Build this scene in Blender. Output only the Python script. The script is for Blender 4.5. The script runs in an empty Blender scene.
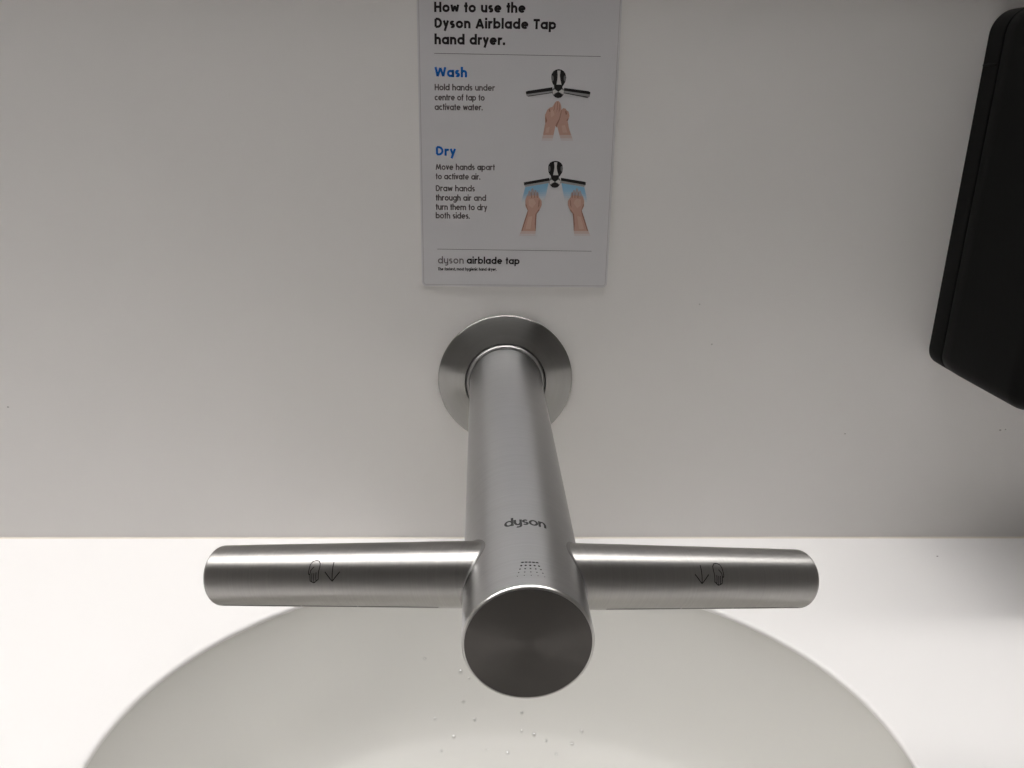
import bpy, bmesh, math, random
from mathutils import Vector, Matrix
random.seed(7)
S = bpy.context.scene
COL = S.collection
PI = math.pi

# ------------------------------------------------------------------ camera
FPX = 842.35
cam = bpy.data.cameras.new('camera'); co = bpy.data.objects.new('camera', cam); COL.objects.link(co)
cam.sensor_width = 36.0; cam.sensor_fit = 'HORIZONTAL'; cam.lens = FPX / 1024 * 36.0
cam.clip_start = 0.01; cam.clip_end = 50
_p, _y, _r = math.radians(19.2432), math.radians(2.4502), math.radians(1.2)
fwd = Vector((math.sin(_y)*math.cos(_p), math.cos(_y)*math.cos(_p), -math.sin(_p)))
rgt = Vector((math.cos(_y), -math.sin(_y), 0)); upv = rgt.cross(fwd)
r2 = rgt*math.cos(_r) + upv*math.sin(_r); u2 = -rgt*math.sin(_r) + upv*math.cos(_r)
m = Matrix((r2, u2, -fwd)).transposed().to_4x4(); m.translation = Vector((-.0194, -.5682, .1947))
co.matrix_world = m
S.camera = co

# ------------------------------------------------------------------ world, exposure, light settings
w = bpy.data.worlds.new('world'); S.world = w; w.use_nodes = True
w.node_tree.nodes['Background'].inputs[0].default_value = (.9, .95, 1, 1)
w.node_tree.nodes['Background'].inputs[1].default_value = 0.005
vs = S.view_settings
vs.view_transform = 'Standard'; vs.look = 'None'; vs.gamma = 1; vs.use_curve_mapping = False
vs.exposure = 0.0
PANEL = dict(x0=-2.0, x1=.86, y0=-.16, y1=-.015, z=1.35, power=23.6, color=(1, .978, .962))

# ------------------------------------------------------------------ materials
def lin(c): return tuple(((v/255)/12.92 if v/255 <= .04045 else ((v/255+.055)/1.055)**2.4) for v in c)
def mat(name, col, rough=.5, metal=0, spec=.5, coat=0, noise=None, bump=None):
    M = bpy.data.materials.new(name); M.use_nodes = True
    n = M.node_tree; b = n.nodes['Principled BSDF']
    b.inputs['Base Color'].default_value = (*col, 1); b.inputs['Roughness'].default_value = rough
    b.inputs['Metallic'].default_value = metal; b.inputs['Specular IOR Level'].default_value = spec
    b.inputs['Coat Weight'].default_value = coat
    if noise:
        sc, amt = noise
        t = n.nodes.new('ShaderNodeTexCoord'); z = n.nodes.new('ShaderNodeTexNoise')
        z.inputs['Scale'].default_value = sc; z.inputs['Detail'].default_value = 4
        n.links.new(t.outputs['Object'], z.inputs['Vector'])
        r = n.nodes.new('ShaderNodeMix'); r.data_type = 'RGBA'
        r.inputs[6].default_value = (*[c*(1-amt) for c in col], 1); r.inputs[7].default_value = (*[min(1, c*(1+amt)) for c in col], 1)
        n.links.new(z.outputs['Fac'], r.inputs[0]); n.links.new(r.outputs[2], b.inputs['Base Color'])
        if bump:
            bp = n.nodes.new('ShaderNodeBump'); bp.inputs['Strength'].default_value = bump; bp.inputs['Distance'].default_value = .001
            n.links.new(z.outputs['Fac'], bp.inputs['Height']); n.links.new(bp.outputs['Normal'], b.inputs['Normal'])
    return M
def emit(name, col, s):
    M = bpy.data.materials.new(name); M.use_nodes = True; n = M.node_tree
    n.nodes.remove(n.nodes['Principled BSDF']); e = n.nodes.new('ShaderNodeEmission')
    e.inputs[0].default_value = (*col, 1); e.inputs[1].default_value = s
    n.links.new(e.outputs[0], n.nodes['Material Output'].inputs[0]); return M
def steel(name, axis, col=(.58, .565, .54), rough=.3, aniso=.85, rot=0.25, streak=.12):
    """brushed stainless steel: fine scratches running round the given axis"""
    M = mat(name, col, rough, 1.0)
    n = M.node_tree; b = n.nodes['Principled BSDF']
    b.inputs['Anisotropic'].default_value = aniso; b.inputs['Anisotropic Rotation'].default_value = rot
    t = n.nodes.new('ShaderNodeTangent'); t.direction_type = 'RADIAL'; t.axis = axis
    n.links.new(t.outputs[0], b.inputs['Tangent'])
    tc = n.nodes.new('ShaderNodeTexCoord'); mp = n.nodes.new('ShaderNodeMapping')
    sc = {'X': (900, 9, 9), 'Y': (9, 900, 9), 'Z': (9, 9, 900)}[axis]
    mp.inputs['Scale'].default_value = sc
    z = n.nodes.new('ShaderNodeTexNoise'); z.inputs['Scale'].default_value = 1; z.inputs['Detail'].default_value = 3
    n.links.new(tc.outputs['Object'], mp.inputs[0]); n.links.new(mp.outputs[0], z.inputs['Vector'])
    r = n.nodes.new('ShaderNodeMix'); r.data_type = 'RGBA'
    r.inputs[6].default_value = (*[c*(1-streak) for c in col], 1); r.inputs[7].default_value = (*[min(1, c*(1+streak)) for c in col], 1)
    n.links.new(z.outputs['Fac'], r.inputs[0]); n.links.new(r.outputs[2], b.inputs['Base Color'])
    return M

M_wall = mat('white_wall_laminate', (.88, .86, .84), .45, noise=(3, .012))
M_wall2 = mat('grey_painted_wall', (.45, .44, .43), .7, noise=(3, .03))
M_ceil = mat('ceiling_paint', (.28, .275, .27), .8, noise=(5, .02))
M_floor = mat('grey_floor_vinyl', (.10, .097, .093), .5, noise=(20, .1))
M_count = mat('white_solid_surface', (.86, .845, .835), .38, noise=(8, .008))
M_basin = mat('white_basin', (.71, .70, .665), .5, spec=.25, noise=(6, .01))
M_seal = mat('cream_sealant', (.82, .77, .68), .5)
M_mirror = mat('mirror_silver', (.9, .9, .9), .02, 1.0)
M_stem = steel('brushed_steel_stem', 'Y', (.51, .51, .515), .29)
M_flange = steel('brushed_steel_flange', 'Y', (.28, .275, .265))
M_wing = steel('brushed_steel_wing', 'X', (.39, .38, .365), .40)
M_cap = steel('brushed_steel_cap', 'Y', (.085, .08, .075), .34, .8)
M_rim = mat('polished_steel_rim', (.50, .49, .475), .3, 1.0)
M_collar = mat('collar_steel', (.30, .295, .29), .4, 1.0)
M_gap = mat('dark_gap', (.01, .01, .01), .6)
M_mark = mat('etched_mark', (.02, .02, .02), .6)
M_mark2 = mat('etched_outline', (.02, .019, .018), .6, spec=.1)
M_black = mat('black_plastic', (.0032, .0032, .0030), .45, spec=.06, noise=(400, .2), bump=.05)
M_black2 = mat('black_plastic_plate', (.0042, .0042, .0040), .4, spec=.08)
M_sign = mat('sign_plastic', (.69, .68, .695), .4, noise=(40, .01))
M_water = bpy.data.materials.new('water'); M_water.use_nodes = True
_n = M_water.node_tree; _n.nodes.remove(_n.nodes['Principled BSDF'])
_t = _n.nodes.new('ShaderNodeBsdfTransparent'); _g = _n.nodes.new('ShaderNodeBsdfGlossy'); _g.inputs['Roughness'].default_value = .22
_m = _n.nodes.new('ShaderNodeMixShader'); _m.inputs[0].default_value = .24
_n.links.new(_t.outputs[0], _m.inputs[1]); _n.links.new(_g.outputs[0], _m.inputs[2]); _n.links.new(_m.outputs[0], _n.nodes['Material Output'].inputs[0])
M_lampframe = mat('white_lamp_frame', (.75, .75, .75), .5)
M_diff = emit('lamp_diffuser', PANEL['color'], PANEL['power'])
def ink(name, rgb): return mat('ink_' + name, lin(rgb), .5, spec=.3)

# ------------------------------------------------------------------ helpers
def obj(name, bm, M, parent=None, smooth=True, loc=None, recalc=True):
    if recalc: bmesh.ops.recalc_face_normals(bm, faces=bm.faces)
    me = bpy.data.meshes.new(name); bm.to_mesh(me); bm.free()
    me.materials.append(M)
    if smooth:
        for p in me.polygons: p.use_smooth = True
        try: me.set_sharp_from_angle(angle=math.radians(35))
        except Exception: pass
    o = bpy.data.objects.new(name, me); COL.objects.link(o)
    if parent: o.parent = parent
    if loc: o.location = loc
    return o
def empty(name, loc=(0, 0, 0), rot=(0, 0, 0)):
    o = bpy.data.objects.new(name, None); COL.objects.link(o); o.location = loc; o.rotation_euler = rot
    o.empty_display_size = .05
    return o
def tag(o, label=None, cat=None, group=None, kind=None):
    if label: o['label'] = label
    if cat: o['category'] = cat
    if group: o['group'] = group
    if kind: o['kind'] = kind
    return o
def box(bm, x0, x1, y0, y1, z0, z1, bev=0):
    r = bmesh.ops.create_cube(bm, size=1)
    for v in r['verts']:
        v.co = Vector((x0+(x1-x0)*(v.co.x+.5), y0+(y1-y0)*(v.co.y+.5), z0+(z1-z0)*(v.co.z+.5)))
    if bev:
        es = list({e for v in r['verts'] for e in v.link_edges})
        bmesh.ops.bevel(bm, geom=es, offset=bev, segments=3, profile=.5, affect='EDGES')
def lathe(bm, prof, axis='Y', n=128, c0=False, c1=False):
    """revolve (radius, along) pairs about the axis through the origin"""
    rings = []
    for r, a in prof:
        ring = []
        for i in range(n):
            t = 2*PI*i/n; c, s = r*math.cos(t), r*math.sin(t)
            ring.append(bm.verts.new({'Y': (c, a, s), 'X': (a, c, s), 'Z': (c, s, a)}[axis]))
        rings.append(ring)
    for A, B in zip(rings, rings[1:]):
        for i in range(n): bm.faces.new((A[i], A[(i+1) % n], B[(i+1) % n], B[i]))
    if c0: bm.faces.new(rings[0])
    if c1: bm.faces.new(rings[-1][::-1])
    return rings
def loft(bm, rings, c0=False, c1=False, close=True):
    R = [[bm.verts.new(p) for p in ring] for ring in rings]
    n = len(R[0])
    for A, B in zip(R, R[1:]):
        for i in range(n if close else n-1): bm.faces.new((A[i], A[(i+1) % n], B[(i+1) % n], B[i]))
    if c0: bm.faces.new(R[0])
    if c1: bm.faces.new(R[-1][::-1])
    return R
def dense(pts, n=8):
    out = []
    for a, b in zip(pts, pts[1:]): out += [(a[0]+(b[0]-a[0])*i/n, a[1]+(b[1]-a[1])*i/n) for i in range(n)]
    return out+[pts[-1]]
def strip(bm, pts, wd, f):
    """a flat stroke of width wd along 2-D pts, mapped to space by f(u, v)"""
    P = [Vector(p) for p in pts]
    for i in range(1, len(P)-1):            # sharp corners: two separate strokes
        a, b = P[i]-P[i-1], P[i+1]-P[i]
        if a.length > 1e-9 and b.length > 1e-9 and a.normalized().dot(b.normalized()) < .35:
            strip(bm, pts[:i+1], wd, f); strip(bm, pts[i:], wd, f); return
    n = len(P); L = []
    for i in range(n):
        a = P[max(i-1, 0)]; b = P[i]; c = P[min(i+1, n-1)]
        d1 = (b-a).normalized() if (b-a).length > 1e-9 else (c-b).normalized()
        d2 = (c-b).normalized() if (c-b).length > 1e-9 else d1
        nn = Vector((-(d1+d2).y, (d1+d2).x))
        if nn.length < 1e-6: nn = Vector((-d1.y, d1.x))
        nn.normalize(); k = 1/max(.5, nn.dot(Vector((-d1.y, d1.x))))
        L.append((b + nn*wd/2*k, b - nn*wd/2*k))
    vs_ = [(bm.verts.new(f(*a)), bm.verts.new(f(*b))) for a, b in L]
    for A, B in zip(vs_, vs_[1:]): bm.faces.new((A[0], A[1], B[1], B[0]))
def poly(bm, pts, f, mi=0):
    vs_ = [bm.verts.new(f(*p)) for p in pts]
    fc = bm.faces.new(vs_); fc.material_index = mi; fc.normal_update(); bmesh.ops.triangulate(bm, faces=[fc])
def ell(cx, cy, rx, ry, n=28, a0=0, a1=360):
    m_ = n if a1-a0 >= 360 else n+1
    return [(cx+rx*math.cos(math.radians(a0+(a1-a0)*i/n)), cy+ry*math.sin(math.radians(a0+(a1-a0)*i/n))) for i in range(m_)]

# a geometric sans drawn with strokes: x height .52, capitals .70, ascenders .74, descenders -.19
def glyph(ch, wt, wide=1.0):
    h = wt/2; X = .52; r = X/2-h; rx = r*wide; cy = X/2; A = .74; D = -.19; C = .70
    arc = lambda cx, cyy, a, b, q=None, k=None, n=14: [(cx+(q or rx)*math.cos(math.radians(a+(b-a)*i/n)), cyy+(k or q or r)*math.sin(math.radians(a+(b-a)*i/n))) for i in range(n+1)]
    O = arc(h+rx, cy, 0, 360, rx, r, 26); R = h+2*rx; full = 2*rx+2*h
    ra = min(r*.82, .17)*wide; ar = lambda x: [(x, 0), (x, X-h-ra*.95)] 
    arch = lambda x0: arc(x0+ra, X-h-ra, 180, 0, ra, ra, 12) + [(x0+2*ra, 0)]
    if ch == 'a': return [O, [(R, X), (R, 0)]], full
    if ch == 'b': return [O, [(h, A), (h, 0)]], full
    if ch == 'c': return [arc(h+rx, cy, 48, 312, rx, r, 20)], full*.86
    if ch == 'd': return [O, [(R, A), (R, 0)]], full
    if ch == 'e': return [arc(h+rx, cy, 0, 318, rx, r, 22), [(h, cy), (R+h*.6, cy)]], full
    if ch == 'f': return [[(h+.06, 0), (h+.06, A-.13)] + arc(h+.19, A-h-.10, 180, 85, .13, .10, 8), [(0, X-h), (.27, X-h)]], .27
    if ch == 'g': return [O, [(R, X), (R, -.04)] + arc(h+rx, -.02, -5, -150, rx, .17-h*.4, 14)], full
    if ch == 'h': return [[(h, A), (h, 0)], arch(h)], 2*ra+2*h
    if ch == 'i': return [[(h, X), (h, 0)], [(h, A), (h, A-wt*1.05)]], 2*h
    if ch == 'l': return [[(h, A), (h, 0)]], 2*h
    if ch == 'm': return [[(h, X), (h, 0)], arch(h), arch(h+2*ra)], 4*ra+2*h
    if ch == 'n': return [[(h, X), (h, 0)], arch(h)], 2*ra+2*h
    if ch == 'o': return [O], full
    if ch == 'p': return [O, [(h, X), (h, D)]], full
    if ch == 'r': return [[(h, X), (h, 0)], arc(h+ra, X-h-ra, 180, 60, ra, ra, 8)], ra*1.5+h*1.1
    if ch == 's':
        q = r/2*1.02; sx = max(q*1.1, .09)*wide
        return [arc(h+sx, X-h-q, 35, 270, sx, q, 12) + arc(h+sx, h+q, 90, -145, sx, q, 12)[1:]], 2*sx+2*h
    if ch == 't': return [[(h+.06, .68), (h+.06, 0)], [(0, X-h), (.26, X-h)]], .26
    if ch == 'u': return [[(h, X), (h, h+ra)] + arc(h+ra, h+ra, 180, 360, ra, ra, 12), [(h+2*ra, X), (h+2*ra, 0)]], 2*ra+2*h
    if ch == 'v': return [[(h*.8, X), (.2, h*.6), (.4-h*.8, X)]], .4
    if ch == 'w': return [[(h*.8, X), (.165, h*.6), (.3, X-h), (.435, h*.6), (.6-h*.8, X)]], .6
    if ch == 'y': return [[(h*.8, X), (.215, h)], [(.42-h*.8, X), (.12, D)]], .42
    if ch == 'Y': return [[(h, X), (h, h+ra)] + arc(h+ra, h+ra, 180, 360, ra, ra, 12), [(h+2*ra, X), (h+2*ra, -.03)] + arc(h+ra, -.03, 0, -120, ra, .13, 10)], 2*ra+2*h
    if ch == 'H': return [[(h, C), (h, 0)], [(.52-h, C), (.52-h, 0)], [(h, .36), (.52-h, .36)]], .52
    if ch == 'D': return [[(.2, h), (h, h), (h, C-h), (.2, C-h)] + arc(.2, C/2, 90, -90, .33-h, C/2-h, 16)], .53
    if ch == 'A': return [[(h*.8, 0), (.3, C-h*.6), (.6-h*.8, 0)], [(.13, .2), (.47, .2)]], .6
    if ch == 'T': return [[(.22, C), (.22, 0)], [(0, C-h), (.44, C-h)]], .44
    if ch == 'W': return [[(h*.8, C), (.21, h*.6), (.41, C-h*.6), (.61, h*.6), (.82-h*.8, C)]], .82
    if ch == 'M': return [[(h*.8, 0), (.1+h, C-h*.8), (.36, .1), (.62-h, C-h*.8), (.72-h*.8, 0)]], .72
    if ch == '.': return [[(h, wt*1.1), (h, 0)]], 2*h
    if ch == ',': return [[(h*1.3, wt*1.1), (h*1.2, 0), (h*.4, -.08)]], 2*h
    return [], .29
def text(bm, s, x0, y0, x1, y1, size, wt, f, wide=1.0, logo=False):
    """lay text s from (x0,y0) to end at x1 on the baseline towards y1; size = em height"""
    sp = .05 if not logo else .09
    adv = []; x = 0
    for ch in s:
        g = glyph('Y' if (ch == 'y' and logo) else ch, wt, wide); adv.append((x, g[0])); x += g[1]+(sp if ch != ' ' else 0)
    tot = x - sp; k = (x1-x0)/tot; sl = (y1-y0)/(x1-x0)
    for ox, st in adv:
        for s_ in st:
            pts = [(x0+(ox+px)*k, y0+py*size+sl*(ox+px)*k) for px, py in s_]
            strip(bm, pts, wt*size, f)

# ------------------------------------------------------------------ room
ZC = -.1283                      # counter top
X0, X1, Y0, ZF, ZT = -2.3, 1.7, -2.6, -.98, 1.40
def slab(name, a, M, kind='structure', bev=0):
    bm = bmesh.new(); box(bm, *a, bev=bev); o = obj(name, bm, M, smooth=False); tag(o, kind=kind); return o
slab('wall_back', (X0, X1, 0, .1, ZF, ZT), M_wall)
slab('wall_left', (X0-.1, X0, Y0-.1, .1, ZF, ZT), M_wall2)
slab('wall_right', (X1, X1+.1, Y0-.1, .1, ZF, ZT), M_wall2)
slab('wall_front', (X0, X1, Y0-.1, Y0, ZF, ZT), M_wall2)
slab('floor', (X0-.1, X1+.1, Y0-.1, .1, ZF-.1, ZF), M_floor)
slab('ceiling', (X0-.1, X1+.1, Y0-.1, .1, ZT, ZT+.1), M_ceil)
bm = bmesh.new()
loft(bm, [[(x, -.0001, ZC), (x, -.0001, ZC+.0009), (x, -.0004, ZC+.0005), (x, -.0009, ZC+.0002), (x, -.0015, ZC)] for x in (-1.45, 1.25)], True, True)
tag(obj('trim_1', bm, M_seal), kind='structure')

# lamp
g = empty('ceiling_light', ((PANEL['x0']+PANEL['x1'])/2, (PANEL['y0']+PANEL['y1'])/2, PANEL['z']))
tag(g, 'long white rectangular light panel on the ceiling above the worktop', 'light')
hx, hy = (PANEL['x1']-PANEL['x0'])/2, (PANEL['y1']-PANEL['y0'])/2
bm = bmesh.new()
loft(bm, [[(-a, -b, z), (a, -b, z), (a, b, z), (-a, b, z)] for a, b, z in ((hx+.03, hy+.03, .05), (hx+.03, hy+.03, -.004), (hx, hy, -.004), (hx, hy, .006))])
obj('frame', bm, M_lampframe, g, smooth=False)
bm = bmesh.new(); box(bm, -hx, hx, -hy, hy, 0, .004); obj('diffuser', bm, M_diff, g, smooth=False)

# mirror above the frame
g = empty('wall_mirror', (-.15, 0, .295)); tag(g, 'wide frameless mirror on the wall above the sign', 'mirror')
bm = bmesh.new(); box(bm, -1.1, 1.1, -.006, 0, 0, .8, bev=.001); obj('glass', bm, M_mirror, g, smooth=False)

# ------------------------------------------------------------------ worktop and basin
BX, BY, BA, BB = -.0042, -.2242, .2108, .1755
def rim(rho_off, z, n=192):
    return [(BX+(BA+rho_off)*math.cos(2*PI*i/n), BY+(BB+rho_off)*math.sin(2*PI*i/n), z) for i in range(n)]
def rect_ring(x0, x1, y0, y1, z, n=192):
    out = []
    for i in range(n):
        c, s = math.cos(2*PI*i/n), math.sin(2*PI*i/n)
        tx = ((x1-BX)/c if c > 1e-9 else (x0-BX)/c if c < -1e-9 else 1e9)
        ty = ((y1-BY)/s if s > 1e-9 else (y0-BY)/s if s < -1e-9 else 1e9)
        t = min(tx, ty); out.append((BX+t*c, BY+t*s, z))
    return out
bm = bmesh.new()
cx0, cx1, cy0, cy1 = -1.45, 1.25, -.53, -.0002
rings = [rect_ring(cx0, cx1, cy0, cy1, ZC-.04), rect_ring(cx0, cx1, cy0, cy1, ZC-.002), rect_ring(cx0+.002, cx1-.002, cy0+.002, cy1, ZC)]
for o_, z_ in ((.020, 0), (.0026, 0), (.0016, -.0002), (.0008, -.0006), (.0002, -.0013), (0, -.0022), (0, -.0032)):
    rings.append(rim(o_, ZC+z_))
loft(bm, rings)
wk = obj('worktop', bm, M_count)
tag(wk, 'white solid surface worktop with an oval basin cut into it, along the wall', 'worktop')
prof = [(1.0, -.0033), (.992, -.008), (.965, -.0185), (.90, -.037), (.82, -.056), (.75, -.0715), (.70, -.0803), (.65, -.0872), (.60, -.0908), (.55, -.0928), (.43, -.0946), (.28, -.0965), (.135, -.098), (.1, -.0982)]
def bez(prof, k=5):
    out = []
    for i in range(len(prof)-1):
        p0 = prof[max(i-1, 0)]; p1 = prof[i]; p2 = prof[i+1]; p3 = prof[min(i+2, len(prof)-1)]
        for j in range(k):
            t = j/k
            out.append(tuple(.5*(2*p1[d]+(p2[d]-p0[d])*t+(2*p0[d]-5*p1[d]+4*p2[d]-p3[d])*t*t+(3*p1[d]-p0[d]-3*p2[d]+p3[d])*t**3) for d in (0, 1)))
    return out+[prof[-1]]
BP = bez(prof)
def rho_at(x, y):
    lo, hi = .05, 1.0
    for _ in range(30):
        m_ = (lo+hi)/2
        if ((x-BX)/(BA*m_**SX))**2+((y-BY)/(BB*m_))**2 > 1: lo = m_
        else: hi = m_
    return hi
def bz(rho):
    for (a, za), (b, zb) in zip(BP, BP[1:]):
        if b <= rho <= a: return ZC + (za+(zb-za)*(a-rho)/(a-b) if a > b else za)
    return ZC+BP[-1][1]
g = empty('wash_basin', (BX, BY, ZC)); tag(g, 'white oval basin sunk into the worktop under the tap', 'basin')
bm = bmesh.new()
SX = .52                          # the side walls of the bowl stand steeper than its back
er = lambda rho, z, n=160: [(BA*(rho**SX if rho < 1 else rho)*math.cos(2*PI*i/n), BB*rho*math.sin(2*PI*i/n), z) for i in range(n)]
outer = [(.1, -.110), (.3, -.109), (.6, -.104), (.75, -.085), (.88, -.055), (1.035, -.0405)]
loft(bm, [er(a, z) for a, z in outer] + [er(1.012, -.0405), er(1.008, -.0034)] + [er(a, z) for a, z in BP])
obj('bowl', bm, M_basin, g)
bm = bmesh.new(); lathe(bm, [(.026, -.1015), (.026, -.0962), (.024, -.0956), (.021, -.0962), (.012, -.0975), (.0, -.0977)], 'Z', 48)
dr = obj('drain', bm, M_rim, g); dr['label'] = 'round steel drain'

# ------------------------------------------------------------------ tap
RT, L = .025, .3048
tap = empty('basin_tap', (0, 0, 0))
tag(tap, 'brushed steel tap with two side wings sticking out of the wall above the basin', 'tap')
bm = bmesh.new()
lathe(bm, [(.0462, 0), (.0473, -.0012), (.0476, -.0026), (.0474, -.0034), (.0468, -.0040), (.0288, -.0085), (.0284, -.0083), (.0284, -.003)])
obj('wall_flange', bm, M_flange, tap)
bm = bmesh.new(); lathe(bm, [(.0285, -.004), (.0274, -.004)]); obj('flange_gap', bm, M_gap, tap)
bm = bmesh.new(); lathe(bm, [(.0279, -.002), (.0279, -.0076), (.0275, -.0090), (.0268, -.0098), (.0258, -.0100), (.0250, -.0096), (.0247, -.005)])
obj('collar', bm, M_collar, tap)
bm = bmesh.new(); lathe(bm, [(RT, -.003)] + [(RT, -.003-(L-.0045)*i/24) for i in range(1, 24)] + [(RT, -L+.0011)])
stem = obj('stem', bm, M_stem, tap)
bm = bmesh.new(); lathe(bm, [(RT, -L+.0011), (RT-.00012, -L+.0006), (RT-.0005, -L+.0001), (RT-.0010, -L), (RT-.0013, -L+.0003), (RT-.0013, -L+.004)])
obj('stem_rim', bm, M_rim, tap)['label'] = 'bright polished edge round the stem end'
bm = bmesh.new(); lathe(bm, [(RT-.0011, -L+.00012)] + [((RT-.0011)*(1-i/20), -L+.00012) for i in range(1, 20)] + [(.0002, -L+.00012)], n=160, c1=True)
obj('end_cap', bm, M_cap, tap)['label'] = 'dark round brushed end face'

def on_stem(u, v):               # u = arc length round the stem from its top, v = along y
    a = PI/2 - u/RT; R_ = RT+.00006
    return (R_*math.cos(a), v, R_*math.sin(a))
bm = bmesh.new()
text(bm, 'dyson', -.0080, -.2592, .0094, -.2592, .0092, .115, on_stem, wide=1.35, logo=True)
b = obj('brand_lettering', bm, M_mark, stem, smooth=False); b['label'] = 'small dark lettering on top of the stem'
bm = bmesh.new()
for r_ in range(5):
    for k in range(5):
        half = .0028 + r_*.00058; u = .0008 + (k-2)/2*half; v = -.2882 - r_*.0023
        a = (.0009, .00062) if r_ == 0 else (.00070-.00010*r_, .0008-.00012*r_)
        poly(bm, ell(u, v, a[0]*.72, a[1]*.72, 12), on_stem)
obj('spray_icon', bm, M_mark2, stem, smooth=False)['label'] = 'rows of dark dots fanning out like a spray'

RW = .0138
for sgn in (-1, 1):
    tip = Vector((-.1408, -.2200, -.0231) if sgn < 0 else (.1380, -.2205, -.0253))
    rz = .0015 if sgn < 0 else .0003
    d0 = (tip-Vector((sgn*.03, -.259, rz))).normalized()
    start = Vector((sgn*.03, -.259, rz)) - d0*.02
    Lw = (tip-start).length
    ex = d0; ez = Vector((0, 0, 1)) - ex*ex.z; ez.normalize(); ey = ez.cross(ex)
    MW = Matrix((ex, ey, ez)).transposed().to_4x4(); MW.translation = start
    bm = bmesh.new()
    e = .0045
    pr = [(RW, 0)] + [(RW, (Lw-e)*i/16) for i in range(1, 17)]
    pr += [(RW-.0028*(1-math.cos(t*PI/20)), Lw-e+.0028*math.sin(t*PI/20)) for t in range(1, 11)]
    pr += [(RW-.0028-(RW-.0028)*i/6, Lw-e+.0028+.0012*(1-(1-i/6)**2)) for i in range(1, 6)] + [(.0003, Lw-e+.004)]
    lathe(bm, pr, 'X', 96, c0=True, c1=True)
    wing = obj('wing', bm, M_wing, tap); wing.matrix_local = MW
    wing['label'] = 'left steel wing with a hand and arrow mark' if sgn < 0 else 'right steel wing with an arrow and hand mark'
    # concave joint between wing and stem
    inv = MW.inverted(); bm = bmesh.new(); rings = [[] for _ in range(6)]
    def exit_s(ph, R_):
        o_ = start + R_*(math.cos(ph)*ey + math.sin(ph)*ez)
        A_ = ex.x**2+ex.z**2; B_ = 2*(o_.x*ex.x+o_.z*ex.z); C_ = o_.x**2+o_.z**2-RT*RT
        return (-B_+math.sqrt(max(0, B_*B_-4*A_*C_)))/(2*A_)
    for i in range(96):
        ph = 2*PI*i/96
        P0 = Vector((exit_s(ph, RW+.0009)-.0001, (RW+.0009)*math.cos(ph), (RW+.0009)*math.sin(ph)))
        s1 = exit_s(ph, RW); P1 = Vector((s1, RW*math.cos(ph), RW*math.sin(ph))); P2 = P1+Vector((.0010, 0, 0))
        for k in range(6):
            t = k/5; rings[k].append(P0*(1-t)**2+P1*2*t*(1-t)+P2*t*t)
    loft(bm, rings); jn = obj('wing_joint', bm, M_collar, tap); jn.matrix_local = MW
    def on_wing(a_, b_):         # a_ = along the wing in metres, b_ = arc up from the front
        ph = b_/RW; R_ = RW+.00006
        # front (towards the room) is world -y: choose the frame direction that faces it
        sy = -1 if ey.y > 0 else 1
        return (a_, R_*sy*math.cos(ph), R_*math.sin(ph))
    # air slot on the underside, three lengths
    bm = bmesh.new()
    cuts = [(.024, .062), (.0625, .0905), (.091, Lw-.0075)]
    for a, b2 in cuts: strip(bm, [(a+(b2-a)*i/8, -RW*math.radians(44)) for i in range(9)], .0011, on_wing)
    obj('air_slot', bm, M_gap, wing, smooth=False)
    bm = bmesh.new(); bm2 = bmesh.new()
    ca, cb = (.0742 if sgn < 0 else .0713), RW*math.radians(37)
    # hand outline (fingers down), thumb on the outer side
    out = [(-2.0, 1.2), (-1.9, 2.6), (-1.2, 3.9), (0, 4.5), (1.3, 4.2), (2.1, 3.0), (2.2, 1.4), (1.9, -.8), (1.9, -3.4), (1.1, -4.0), (.9, -4.3), (.1, -4.8), (-.7, -4.5), (-1.4, -4.0), (-1.5, -1.2), (-1.3, 0.2), (-.2, 1.7)]
    thumb = [(-2.0, 1.2), (-2.2, -.8), (-2.0, -1.5), (-1.5, -1.3)]
    for pl in (out, thumb, [(-.7, -4.3), (-.7, -.9)], [(.1, -4.6), (.1, -.9)], [(.95, -4.2), (.95, -.6)]):
        strip(bm, dense([(ca+.0044-p[0]*.00122, cb+p[1]*.00104) for p in pl], 4), .00040, on_wing)
    hi = obj('hand_icon', bm, M_mark2, wing, smooth=False)
    for pl in ([(0, 3.6), (0, -4.2)], [(-3.0, -.4), (0, -4.2)], [(3.0, -.4), (0, -4.2)]):
        strip(bm2, dense([(ca-.0048-p[0]*.00122, cb+p[1]*.00104) for p in pl]), .00044, on_wing)
    obj('arrow_icon', bm2, M_mark2, wing, smooth=False)
    # dark notch where wing meets stem
    bm = bmesh.new()
    pts = []
    for i in range(13):
        ph = math.radians(2+i*2.8)
        sy = -1 if ey.y > 0 else 1
        a = ph if sy > 0 else PI-ph
        R_ = RW+.0006; o_ = Vector((exit_s(a, R_)+.0004, R_*math.cos(a), R_*math.sin(a)))
        R3 = R_+.0022*math.sin(PI*i/12)+.00002; o3 = Vector((exit_s(a, R3)+.0004, R3*math.cos(a), R3*math.sin(a)))
        pts.append((bm.verts.new(o_), bm.verts.new(o3)))
    for A, B in zip(pts, pts[1:]): bm.faces.new((A[0], A[1], B[1], B[0]))
    obj('joint_notch', bm, M_gap, tap, smooth=False).matrix_local = MW

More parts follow.
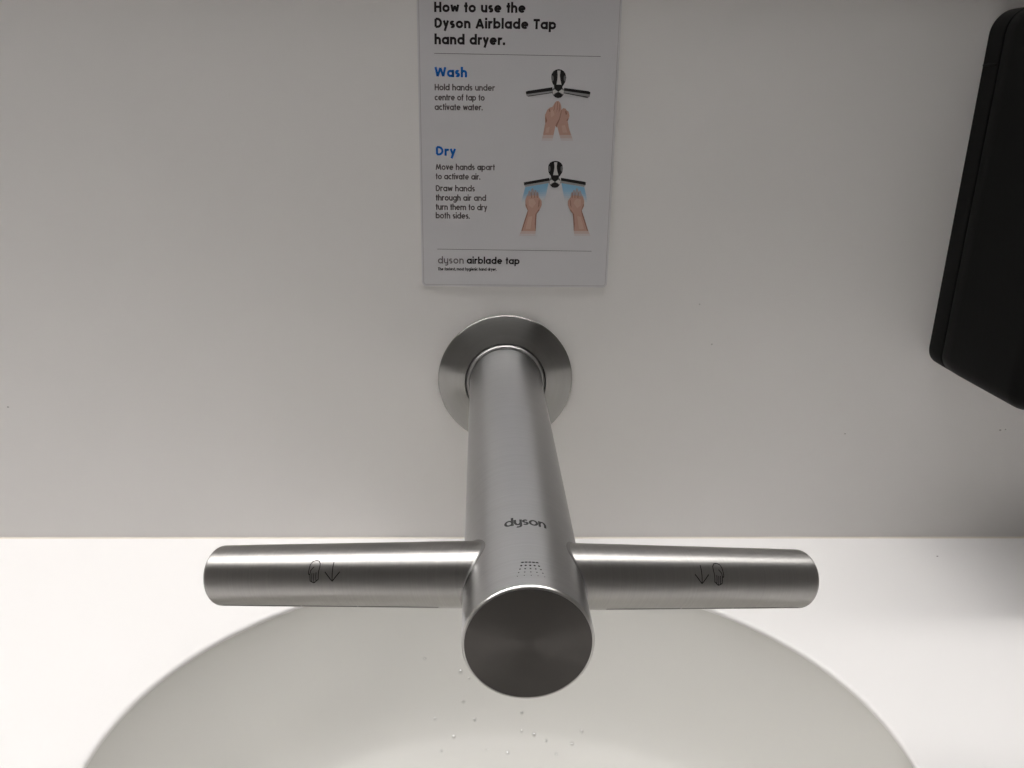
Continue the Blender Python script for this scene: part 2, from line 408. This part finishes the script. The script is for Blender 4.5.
# ------------------------------------------------------------------ sign (built flat in its own frame: u right, v up, printed side towards -y)
sign = empty('instruction_sign', (-.0580, 0, .0669), (0, -math.radians(.2), 0))
tag(sign, 'white plastic instruction sign with washing and drying pictures, on the wall above the tap', 'sign')
SW, SH, ST = .1268, .200, .0006
def rr(x0, x1, z0, z1, rad, y, n=8):
    """rounded rectangle loop in the wall plane; rad = radii (bottom left, bottom right, top right, top left)"""
    out = []
    for (cx, cz, a0), r in zip(((x0, z0, 180), (x1, z0, 270), (x1, z1, 0), (x0, z1, 90)), rad):
        sx = 1 if cx == x0 else -1; sz = 1 if cz == z0 else -1
        for i in range(n+1):
            a = math.radians(a0+90*i/n); out.append((cx+sx*r+r*math.cos(a), y, cz+sz*r+r*math.sin(a)))
    return out
def rrin(x0, x1, z0, z1, rad, y, ins, n=8):
    return rr(x0+ins, x1-ins, z0+ins, z1-ins, [max(r-ins, .0003) for r in rad], y, n)
q4 = (.003,)*4
bm = bmesh.new()
loft(bm, [rrin(0, SW, 0, SH, q4, 0, 0), rrin(0, SW, 0, SH, q4, -ST, 0)], True, True)
obj('backing_sheet', bm, M_sign, sign, smooth=False)
bm = bmesh.new()
A_ = rrin(0, SW, 0, SH, q4, -ST-.00002, .0009); B_ = rrin(0, SW, 0, SH, q4, -ST-.00002, .0014)
loft(bm, [A_, B_]); obj('sheet_border', bm, ink('border', (192, 188, 190)), sign, smooth=False)
def on_sign(u, v, ly=0): return (u/1000, -ST-.00004-.00002*ly, v/1000)
TXT = {'heading': (ink('charcoal', (40, 34, 36)), .165), 'step': (ink('blue', (20, 112, 205)), .165), 'body': (ink('grey', (105, 98, 98)), .13),
       'logo': (ink('mid_grey', (112, 106, 108)), .115), 'brand': (ink('black', (38, 33, 35)), .145), 'tag': (ink('black_small', (30, 26, 28)), .15)}
SIGN_TEXT = [
   ('heading', 'How to use the', 10.58, 172.13, 67.08, 172.72, 5.82),
   ('heading', 'Dyson Airblade Tap', 10.71, 163.08, 86.32, 163.62, 5.89),
   ('heading', 'hand dryer.', 10.58, 153.68, 54.69, 153.97, 5.95),
   ('step', 'Wash', 10.45, 134.53, 30.9, 134.62, 5.85),
   ('step', 'Dry', 10.48, 86.54, 23.58, 86.45, 5.92),
   ('body', 'Hold hands under', 10.34, 126.59, 48.5, 126.82, 3.73),
   ('body', 'centre of tap to', 10.25, 120.52, 41.98, 120.76, 3.75),
   ('body', 'activate water.', 10.17, 114.66, 40.77, 114.87, 3.78),
   ('body', 'Move hands apart', 10.35, 77.43, 48.97, 77.67, 3.82),
   ('body', 'to activate air.', 10.27, 71.4, 39.43, 71.49, 3.84),
   ('body', 'Draw hands', 10.17, 63.79, 35.91, 63.83, 3.88),
   ('body', 'through air and', 10.09, 57.66, 43.32, 57.77, 3.91),
   ('body', 'turn them to dry', 10.01, 51.62, 44.07, 51.59, 3.94),
   ('body', 'both sides.', 9.93, 45.96, 32.51, 45.93, 3.97),
   ('logo', 'dyson', 10.97, 15.66, 28.42, 15.67, 4.98),
   ('brand', 'airblade tap', 30.46, 15.69, 66.38, 15.58, 4.99),
   ('tag', 'The fastest, most hygienic hand dryer.', 10.91, 10.94, 50.78, 11.0, 2.07),
]
RULES = [((10.38, 148.43), (115.1, 148.39)), ((10.66, 25.45), (115.12, 25.01))]
PICS = [
    ('tap.dark.0', [(84.2,135.37),(84.42,137.61),(85.56,139.23),(87.02,140.09),(88.72,140.46),(90.59,140.15),(92.11,139.27),(93.21,137.76),(93.74,135.53),(93.38,133.28),(92.54,131.65),(91.84,130.45),(86.45,130.36),(85.37,131.54),(84.56,133.28)]),
    ('tap.pale.1', [(87.93,139.62),(90.01,139.65),(89.66,136.86),(90.06,134.07),(90.91,131.14),(87.62,131.08),(88.12,134.04),(88.25,136.83)]),
    ('tap.mid.1', [(85.78,134.84),(85.77,134.37),(85.71,133.93),(85.6,133.55),(85.46,133.26),(85.29,133.07),(85.09,133.0),(84.9,133.06),(84.71,133.24),(84.55,133.53),(84.42,133.9),(84.33,134.34),(84.29,134.81),(84.3,135.28),(84.36,135.72),(84.47,136.1),(84.61,136.39),(84.79,136.57),(84.98,136.64),(85.17,136.58),(85.36,136.4),(85.52,136.12),(85.65,135.74),(85.74,135.31)]),
    ('tap.mid.1', [(93.61,134.97),(93.6,134.5),(93.55,134.06),(93.44,133.68),(93.3,133.39),(93.12,133.2),(92.93,133.13),(92.74,133.19),(92.55,133.37),(92.39,133.66),(92.25,134.03),(92.16,134.47),(92.12,134.94),(92.13,135.41),(92.19,135.85),(92.29,136.23),(92.44,136.52),(92.61,136.71),(92.8,136.77),(92.99,136.71),(93.18,136.53),(93.35,136.25),(93.48,135.87),(93.57,135.44)]),
    ('tap.dark.0', [(68.23,126.68),(69.34,127.12),(85.13,129.63),(85.35,127.52),(68.49,125.13)]),
    ('tap.bar.0', [(68.49,125.13),(85.35,127.52),(85.69,126.19),(69.57,123.73),(68.81,124.15)]),
    ('tap.dark.1', [(69.57,123.66),(85.69,126.19),(85.68,126.61),(70.16,124.17)]),
    ('tap.dark.0', [(92.63,129.33),(108.46,127.62),(109.54,127.0),(109.45,125.65),(92.54,127.64)]),
    ('tap.bar.0', [(92.54,127.64),(109.45,125.65),(109.21,124.37),(108.04,123.64),(92.29,126.08)]),
    ('tap.dark.1', [(108.04,123.57),(92.29,126.08),(92.43,126.51),(107.71,124.2)]),
    ('tap.mid.2', [(92.79,126.94),(92.69,125.98),(92.33,125.09),(91.74,124.32),(90.95,123.72),(90.02,123.34),(89.02,123.19),(88.0,123.3),(87.05,123.66),(86.22,124.23),(85.58,124.98),(85.16,125.86),(84.99,126.81),(85.1,127.76),(85.46,128.65),(86.05,129.42),(86.84,130.02),(87.76,130.4),(88.76,130.54),(89.77,130.43),(90.73,130.08),(91.55,129.51),(92.2,128.76),(92.62,127.89)]),
    ('tap.dark.3', [(86.0,130.35),(87.32,131.22),(90.16,131.26),(91.69,130.45),(91.01,128.46),(88.96,127.02),(86.82,128.39)]),
    ('tap.dark.3', [(86.19,124.57),(87.35,125.86),(88.97,126.73),(90.65,125.91),(91.9,124.66),(90.89,123.51),(89.02,123.05),(87.28,123.45)]),
    ('tap.pale.3', [(85.35,127.52),(86.82,128.39),(88.81,126.94),(86.9,125.99),(85.57,125.12)]),
    ('tap.pale.3', [(92.54,127.64),(91.01,128.46),(89.11,126.95),(90.94,126.06),(92.32,125.37)]),
    ('hands.skin.0', [(81.14,107.6),(80.84,112.64),(82.25,115.89),(84.02,117.35),(85.51,117.73),(87.15,120.46),(87.96,121.19),(89.38,121.35),(90.56,120.09),(91.23,118.17),(91.32,115.67),(90.13,110.62),(88.13,107.13),(87.66,105.16),(86.83,100.42),(79.98,100.32)]),
    ('hands.fade.0', [(79.98,100.32),(86.83,100.42),(86.44,98.37),(79.43,98.27)]),
    ('hands.fade2.0', [(79.43,98.27),(86.44,98.37),(86.19,96.76),(79.02,96.66)]),
    ('hands.skin.0', [(91.3,116.03),(92.55,117.12),(94.07,116.79),(94.63,115.87),(96.02,115.03),(96.73,112.52),(96.2,110.36),(95.64,109.26),(96.82,104.21),(98.26,100.59),(90.64,100.48),(89.18,105.19),(88.13,107.13),(90.13,110.62)]),
    ('hands.fade.0', [(90.64,100.48),(98.26,100.59),(99.1,98.55),(91.32,98.44)]),
    ('hands.fade2.0', [(91.32,98.44),(99.1,98.55),(99.78,96.95),(91.83,96.84)]),
    ('hands.shade.1', [(91.32,115.67),(91.76,115.97),(90.6,110.27),(88.92,106.27),(88.66,104.96),(87.85,106.25),(88.28,107.27),(90.13,110.62)]),
    ('hands.shade.1', [(87.09,120.18),(87.45,120.61),(86.91,116.32),(85.63,114.15),(86.6,116.6)]),
    ('hands.shade.1', [(88.57,120.91),(88.94,121.06),(88.88,116.35),(88.19,114.19),(88.49,116.63)]),
    ('hands.shade.1', [(83.15,116.26),(83.74,116.63),(84.4,114.85),(83.65,114.48)]),
    ('hands.shade.1', [(81.05,110.49),(81.46,111.93),(82.46,109.07),(81.44,107.61)]),
    ('hands.shade.1', [(93.76,114.99),(94.49,115.58),(95.17,113.58),(94.29,112.85)]),
    ('hands.shade.1', [(96.19,110.72),(95.79,109.41),(94.73,109.25),(95.43,110.7)]),
    ('hands.shade.1', [(89.98,119.37),(90.35,119.52),(90.26,115.66),(89.71,114.07)]),
    ('hands.light.1', [(84.3,115.56),(86.02,115.95),(87.03,112.74),(84.81,111.26)]),
    ('hands.light.1', [(81.98,104.72),(84.24,105.48),(83.59,101.83),(81.46,101.8)]),
    ('hands.light.1', [(91.8,106.31),(94.07,106.71),(95.76,102.01),(92.72,101.97)]),
    ('tap.dark.0', [(83.89,79.24),(84.14,81.45),(85.15,83.04),(86.75,83.84),(88.6,84.18),(90.56,83.89),(92.22,82.97),(93.24,81.57),(93.65,79.37),(93.4,77.15),(92.48,75.56),(91.71,74.28),(86.16,74.2),(85.15,75.3),(84.28,77.03)]),
    ('tap.pale.1', [(87.74,83.23),(89.85,83.26),(89.54,80.5),(89.96,77.74),(90.87,75.06),(87.28,75.01),(87.84,77.71),(88.08,80.48)]),
    ('tap.mid.1', [(85.52,79.1),(85.51,78.61),(85.45,78.16),(85.35,77.76),(85.2,77.46),(85.03,77.27),(84.84,77.2),(84.65,77.26),(84.47,77.45),(84.31,77.75),(84.18,78.14),(84.09,78.59),(84.05,79.08),(84.06,79.57),(84.12,80.03),(84.23,80.43),(84.37,80.73),(84.54,80.92),(84.73,80.99),(84.92,80.92),(85.1,80.74),(85.26,80.44),(85.39,80.05),(85.48,79.59)]),
    ('tap.mid.1', [(93.57,79.21),(93.57,78.72),(93.51,78.26),(93.41,77.87),(93.27,77.56),(93.1,77.37),(92.91,77.3),(92.72,77.37),(92.53,77.55),(92.37,77.85),(92.24,78.24),(92.15,78.7),(92.11,79.19),(92.12,79.68),(92.17,80.14),(92.27,80.53),(92.42,80.83),(92.59,81.03),(92.77,81.09),(92.96,81.03),(93.15,80.84),(93.31,80.55),(93.44,80.16),(93.53,79.7)]),
    ('tap.dark.0', [(68.15,70.16),(84.88,73.31),(85.27,71.49),(68.35,68.4)]),
    ('tap.bar.0', [(68.35,68.4),(85.27,71.49),(85.48,69.9),(69.36,67.3)]),
    ('tap.dark.0', [(92.56,73.41),(108.04,71.14),(109.21,70.68),(109.12,68.92),(92.62,71.58)]),
    ('tap.bar.0', [(92.62,71.58),(109.12,68.92),(108.19,67.78),(92.52,69.99)]),
    ('tap.mid.2', [(92.49,70.78),(92.39,69.81),(92.04,68.9),(91.45,68.12),(90.68,67.51),(89.76,67.12),(88.77,66.98),(87.77,67.1),(86.83,67.46),(86.01,68.05),(85.37,68.82),(84.96,69.72),(84.8,70.69),(84.9,71.66),(85.26,72.56),(85.84,73.34),(86.62,73.95),(87.53,74.33),(88.52,74.47),(89.52,74.36),(90.45,74.0),(91.27,73.41),(91.91,72.65),(92.32,71.75)]),
    ('tap.dark.3', [(85.83,74.2),(87.11,75.01),(90.05,75.05),(91.38,74.27),(90.64,72.19),(88.73,70.74),(86.72,72.14)]),
    ('tap.dark.3', [(86.02,68.31),(87.12,69.68),(88.73,70.5),(90.4,69.72),(91.59,68.38),(90.48,67.24),(88.77,66.9),(87.04,67.2)]),
    ('tap.pale.3', [(85.11,71.33),(86.55,72.14),(88.48,70.73),(86.63,69.75),(85.35,68.94)]),
    ('tap.pale.3', [(92.3,71.42),(90.8,72.2),(88.97,70.74),(90.72,69.8),(92.06,69.02)]),
    ('air.blue0.0', [(69.2,67.14),(84.5,69.88),(84.23,68.54),(68.89,65.95)]),
    ('air.blue1.0', [(68.89,65.95),(84.23,68.54),(83.97,67.2),(68.59,64.77)]),
    ('air.blue2.0', [(68.59,64.77),(83.97,67.2),(83.7,65.86),(68.29,63.58)]),
    ('air.blue3.0', [(68.29,63.58),(83.7,65.86),(83.43,64.51),(67.99,62.39)]),
    ('air.blue4.0', [(67.99,62.39),(83.43,64.51),(83.17,63.16),(67.68,61.2)]),
    ('air.blue5.0', [(67.68,61.2),(83.17,63.16),(82.9,61.81),(67.38,60.01)]),
    ('air.blue6.0', [(67.38,60.01),(82.9,61.81),(82.63,60.45),(67.08,58.82)]),
    ('air.blue7.0', [(67.08,58.82),(82.63,60.45),(82.36,59.1),(66.77,57.62)]),
    ('air.blue0.0', [(93.01,69.99),(108.36,67.62),(108.66,66.43),(93.3,68.66)]),
    ('air.blue1.0', [(93.3,68.66),(108.66,66.43),(108.96,65.22),(93.59,67.32)]),
    ('air.blue2.0', [(93.59,67.32),(108.96,65.22),(109.26,64.02),(93.89,65.98)]),
    ('air.blue3.0', [(93.89,65.98),(109.26,64.02),(109.57,62.82),(94.18,64.64)]),
    ('air.blue4.0', [(94.18,64.64),(109.57,62.82),(109.87,61.61),(94.48,63.3)]),
    ('air.blue5.0', [(94.48,63.3),(109.87,61.61),(110.17,60.4),(94.78,61.95)]),
    ('air.blue6.0', [(94.78,61.95),(110.17,60.4),(110.47,59.19),(95.07,60.6)]),
    ('air.blue7.0', [(95.07,60.6),(110.47,59.19),(110.78,57.98),(95.37,59.25)]),
    ('hands.skin.1', [(71.09,51.83),(69.55,54.66),(69.39,58.3),(69.99,60.73),(71.09,62.99),(71.54,64.76),(72.36,64.93),(72.88,63.58),(73.15,65.75),(74.11,66.72),(74.8,65.45),(75.17,63.6),(75.46,65.21),(76.44,65.31),(76.81,63.62),(77.29,64.19),(77.97,63.4),(78.37,60.67),(80.24,58.27),(80.4,55.59),(79.09,52.33),(77.18,49.61),(76.94,46.17),(76.8,38.35),(66.99,38.24),(69.32,46.09)]),
    ('hands.fade.1', [(66.99,38.24),(76.8,38.35),(76.69,36.44),(66.2,36.33)]),
    ('hands.fade2.1', [(66.2,36.33),(76.69,36.44),(76.64,34.95),(65.39,34.83)]),
    ('hands.cool.2', [(71.09,62.99),(71.54,64.76),(72.36,64.93),(72.88,63.58),(73.15,65.75),(74.11,66.72),(74.8,65.45),(75.17,63.6),(75.46,65.21),(76.44,65.31),(76.81,63.62),(77.29,64.19),(77.97,63.4),(77.85,61.46),(74.72,61.91),(70.64,61.06)]),
    ('hands.shade.2', [(72.88,63.58),(73.2,63.98),(73.78,60.37),(73.29,59.96)]),
    ('hands.shade.2', [(75.17,63.6),(75.41,64.01),(75.75,60.39),(75.26,59.98)]),
    ('hands.shade.2', [(76.9,63.55),(77.22,63.87),(77.55,60.41),(77.07,60.0)]),
    ('hands.shade.2', [(77.18,49.61),(79.09,52.33),(78.42,52.73),(76.27,49.44),(76.02,42.88),(76.64,38.34),(76.8,38.35),(76.94,46.17)]),
    ('hands.shade.2', [(78.41,59.21),(78.92,58.41),(78.68,55.17),(77.9,53.53)]),
    ('hands.shade.2', [(69.52,55.87),(70.1,55.88),(71.51,51.83),(70.92,48.56),(67.82,38.25),(67.16,38.24),(69.32,46.09),(71.09,51.83)]),
    ('hands.light.2', [(71.5,59.13),(74.78,59.57),(76.5,56.76),(74.11,53.49),(71.76,55.09)]),
    ('hands.light.2', [(71.76,47.75),(74.24,48.19),(73.2,39.55),(69.87,39.51)]),
    ('hands.skin.1', [(107.31,52.24),(108.67,55.11),(108.59,58.76),(107.82,61.18),(106.57,63.42),(106.0,65.19),(105.17,65.34),(104.74,63.97),(104.32,66.13),(103.29,67.08),(102.69,65.79),(102.43,63.94),(102.04,65.54),(101.05,65.61),(100.79,63.92),(100.27,64.47),(99.65,63.66),(99.43,60.92),(97.71,58.47),(97.73,55.8),(99.26,52.56),(101.35,49.89),(101.82,46.45),(102.47,38.62),(112.33,38.72),(109.47,46.54)]),
    ('hands.fade.1', [(112.33,38.72),(102.47,38.62),(102.72,36.71),(113.26,36.82)]),
    ('hands.fade2.1', [(113.26,36.82),(102.72,36.71),(102.86,35.22),(114.16,35.34)]),
    ('hands.cool.2', [(106.57,63.42),(106.0,65.19),(105.17,65.34),(104.74,63.97),(104.32,66.13),(103.29,67.08),(102.69,65.79),(102.43,63.94),(102.04,65.54),(101.05,65.61),(100.79,63.92),(100.27,64.47),(99.65,63.66),(99.89,61.73),(103.0,62.25),(107.15,61.5)]),
    ('hands.shade.2', [(104.74,63.97),(104.39,64.36),(104.05,60.73),(104.56,60.33)]),
    ('hands.shade.2', [(102.43,63.94),(102.17,64.34),(102.07,60.71),(102.58,60.31)]),
    ('hands.shade.2', [(100.71,63.84),(100.37,64.15),(100.26,60.69),(100.77,60.29)]),
    ('hands.shade.2', [(101.35,49.89),(99.26,52.56),(99.9,52.97),(102.27,49.74),(102.96,43.17),(102.64,38.62),(102.47,38.62),(101.82,46.45)]),
    ('hands.shade.2', [(99.48,59.46),(99.02,58.65),(99.48,55.41),(100.37,53.79)]),
    ('hands.shade.2', [(108.62,56.33),(108.04,56.32),(106.89,52.24),(107.7,48.98),(111.5,38.72),(112.16,38.72),(109.47,46.54),(107.31,52.24)]),
    ('hands.light.2', [(106.41,59.55),(103.09,59.91),(101.56,57.06),(104.17,53.84),(106.42,55.49)]),
    ('hands.light.2', [(106.91,48.15),(104.4,48.53),(106.01,39.9),(109.35,39.94)]),
]
def text_group(name, rows, label=None):
    bm = bmesh.new()
    for key, s, x0, y0, x1, y1, cap in rows:
        text(bm, s, x0, y0, x1, y1, cap/(.74 if key in ('brand', 'logo') else .70), TXT[key][1], on_sign, logo=(key in ('logo',)))
    o = obj(name, bm, TXT[rows[0][0]][0], sign, smooth=False)
    if label: o['label'] = label
text_group('heading_text', SIGN_TEXT[0:3], 'three lines of bold dark heading')
text_group('step_text', SIGN_TEXT[3:4], 'blue word Wash'); text_group('step_text', SIGN_TEXT[4:5], 'blue word Dry')
text_group('body_text', SIGN_TEXT[5:8], 'three lines of small grey text'); text_group('body_text', SIGN_TEXT[8:14], 'six lines of small grey text')
text_group('footer_text', SIGN_TEXT[14:15], 'grey word at the foot of the sign'); text_group('footer_text', SIGN_TEXT[15:16], 'black words at the foot of the sign'); text_group('footer_text', SIGN_TEXT[16:17], 'tiny black line of text at the foot')
for a, b in RULES:
    bm = bmesh.new(); strip(bm, [a, b], .28, on_sign); obj('rule_line', bm, ink('rule', (92, 88, 90)), sign, smooth=False)
PAPER = (.69, .68, .695)
mix = lambda c, t: tuple(x*(1-t)+y*t for x, y in zip(c, PAPER))
SK = (.58, .36, .29)
tones = {'dark': (.015, .013, .013), 'mid': (.16, .155, .155), 'pale': (.62, .60, .59), 'bar': (.34, .335, .335), 'skin': SK, 'fade': mix(SK, .45), 'fade2': mix(SK, .8), 'shade': (.36, .19, .14), 'light': (.64, .43, .35), 'cool': (.40, .36, .37)}
for i in range(8): tones['blue%d' % i] = mix((.25, .49, .68), [0, .02, .06, .14, .28, .48, .7, .88][i])
TM = {}
def picture(name, rows, label):
    bm = bmesh.new(); names = []; k0 = 0
    for i, (key, pts) in enumerate(rows):
        tone = key.split('.')[1]; ly = int(key.split('.')[2])
        if tone not in names: names.append(tone)
        poly(bm, pts, lambda u, v: on_sign(u, v, ly+1+.02*i), names.index(tone))
    for f in bm.faces:
        if f.normal.y > 0: f.normal_flip()
    me = bpy.data.meshes.new(name); bm.to_mesh(me); bm.free()
    for t in names:
        if t not in TM: TM[t] = mat('print_'+t, tones[t], .5, spec=.3)
        me.materials.append(TM[t])
    o = bpy.data.objects.new(name, me); COL.objects.link(o); o.parent = sign; o['label'] = label
picture('washing_picture', [r for r in PICS if r[1][0][1] > 104], 'picture of two hands cupped under a tap')
picture('drying_picture', [r for r in PICS if r[1][0][1] <= 104], 'picture of two hands in blue air under a tap')

# ------------------------------------------------------------------ dispenser
disp = empty('wall_dispenser', (.304, 0, .0135)); tag(disp, 'black plastic dispenser box on the wall to the right of the sign', 'dispenser')
DW, DH = .27, .2362
rad = (.013, .013, .016, .016)
bm = bmesh.new()
loft(bm, [rrin(0, DW, 0, DH, rad, y, i, 14) for y, i in ((0, 0), (-.0150, 0), (-.0158, .0003), (-.0162, .0012), (-.0162, .0035), (-.008, .0035))], True, False)
obj('back_plate', bm, M_black2, disp)
bm = bmesh.new()
cv = [(-.010, .0045), (-.0168, .0045), (-.0168, .0016), (-.0172, .0006), (-.0182, .0001), (-.030, 0), (-.092, .0012)]
for i in range(1, 11):
    a = PI/2*i/10; cv.append((-.092-.016*math.sin(a), .0012+.012*(1-math.cos(a))))
loft(bm, [rrin(0, DW, 0, DH, rad, y, i, 14) for y, i in cv], True, True)
obj('cover', bm, M_black, disp)
bm = bmesh.new(); box(bm, -.0008, .004, -.0148, -.0005, .2015, .2028, bev=.0004); obj('hinge', bm, M_black2, disp)

# water droplets on the basin floor
rnd = random.Random(3)
proto = None
spots = [(.0092, -.083), (.0316, -.088), (.012, -.100), (-.0239, -.0853), (.0116, -.109), (-.030, -.083), (.020, -.111), (-.047, -.104), (-.02, -.103), (.028, -.115), (-.055, -.08), (.002, -.122), (-.012, -.120), (.045, -.118), (.052, -.112), (-.034, -.112), (-.042, -.121), (.034, -.124), (-.028, -.095), (.021, -.092)]
for i, (x, y) in enumerate(spots):
    z = bz(rho_at(x, y))
    r = rnd.uniform(.0009, .0019)
    if proto is None:
        bm = bmesh.new(); lathe(bm, [(0.98, -.12), (1, 0), (.92, .22), (.7, .42), (.4, .56), (.0, .6)], 'Z', 16, c0=True)
        proto = obj('water_droplet', bm, M_water); o = proto
    else:
        o = proto.copy(); COL.objects.link(o)
    o.location = (x, y, z); o.scale = (r, r*rnd.uniform(.9, 1.3), r)
    e_ = .02; zx = (bz(rho_at(x, y+.002))-bz(rho_at(x, y-.002)))/.004
    o.rotation_euler = (math.atan(zx), 0, 0)
    tag(o, 'tiny clear water droplet on the white basin floor below the tap end', 'droplet', 'water droplets in the basin')

# dirt specks
def speck(parent, loc, r, vertical):
    bm = bmesh.new()
    pts = ell(0, 0, r, r*.75, 9)
    pr = [(a*rnd.uniform(.75, 1.2), b*rnd.uniform(.75, 1.2)) for a, b in pts]
    loft(bm, [[((a, -h, b) if vertical else (a, b, h)) for a, b in [(p*k, q*k) for p, q in pr]] for h, k in ((0, 1), (.0001, .85), (.00015, .4))], True, True)
    obj('dirt_speck', bm, mat('dirt', (.46, .44, .42) if vertical else (.10, .09, .085), .8), parent, loc=loc)
wb = bpy.data.objects['wall_back']
for (x, z, r) in ((-.3507, -.0236, .0007), (.370, -.0376, .0009), (.374, -.037, .0007), (.2529, -.0411, .0006), (.1348, .0561, .0005), (.1463, .0271, .0006)): speck(wb, (x, 0, z), r, True)
speck(wk, (.3249, -.0278, ZC), .0008, False)
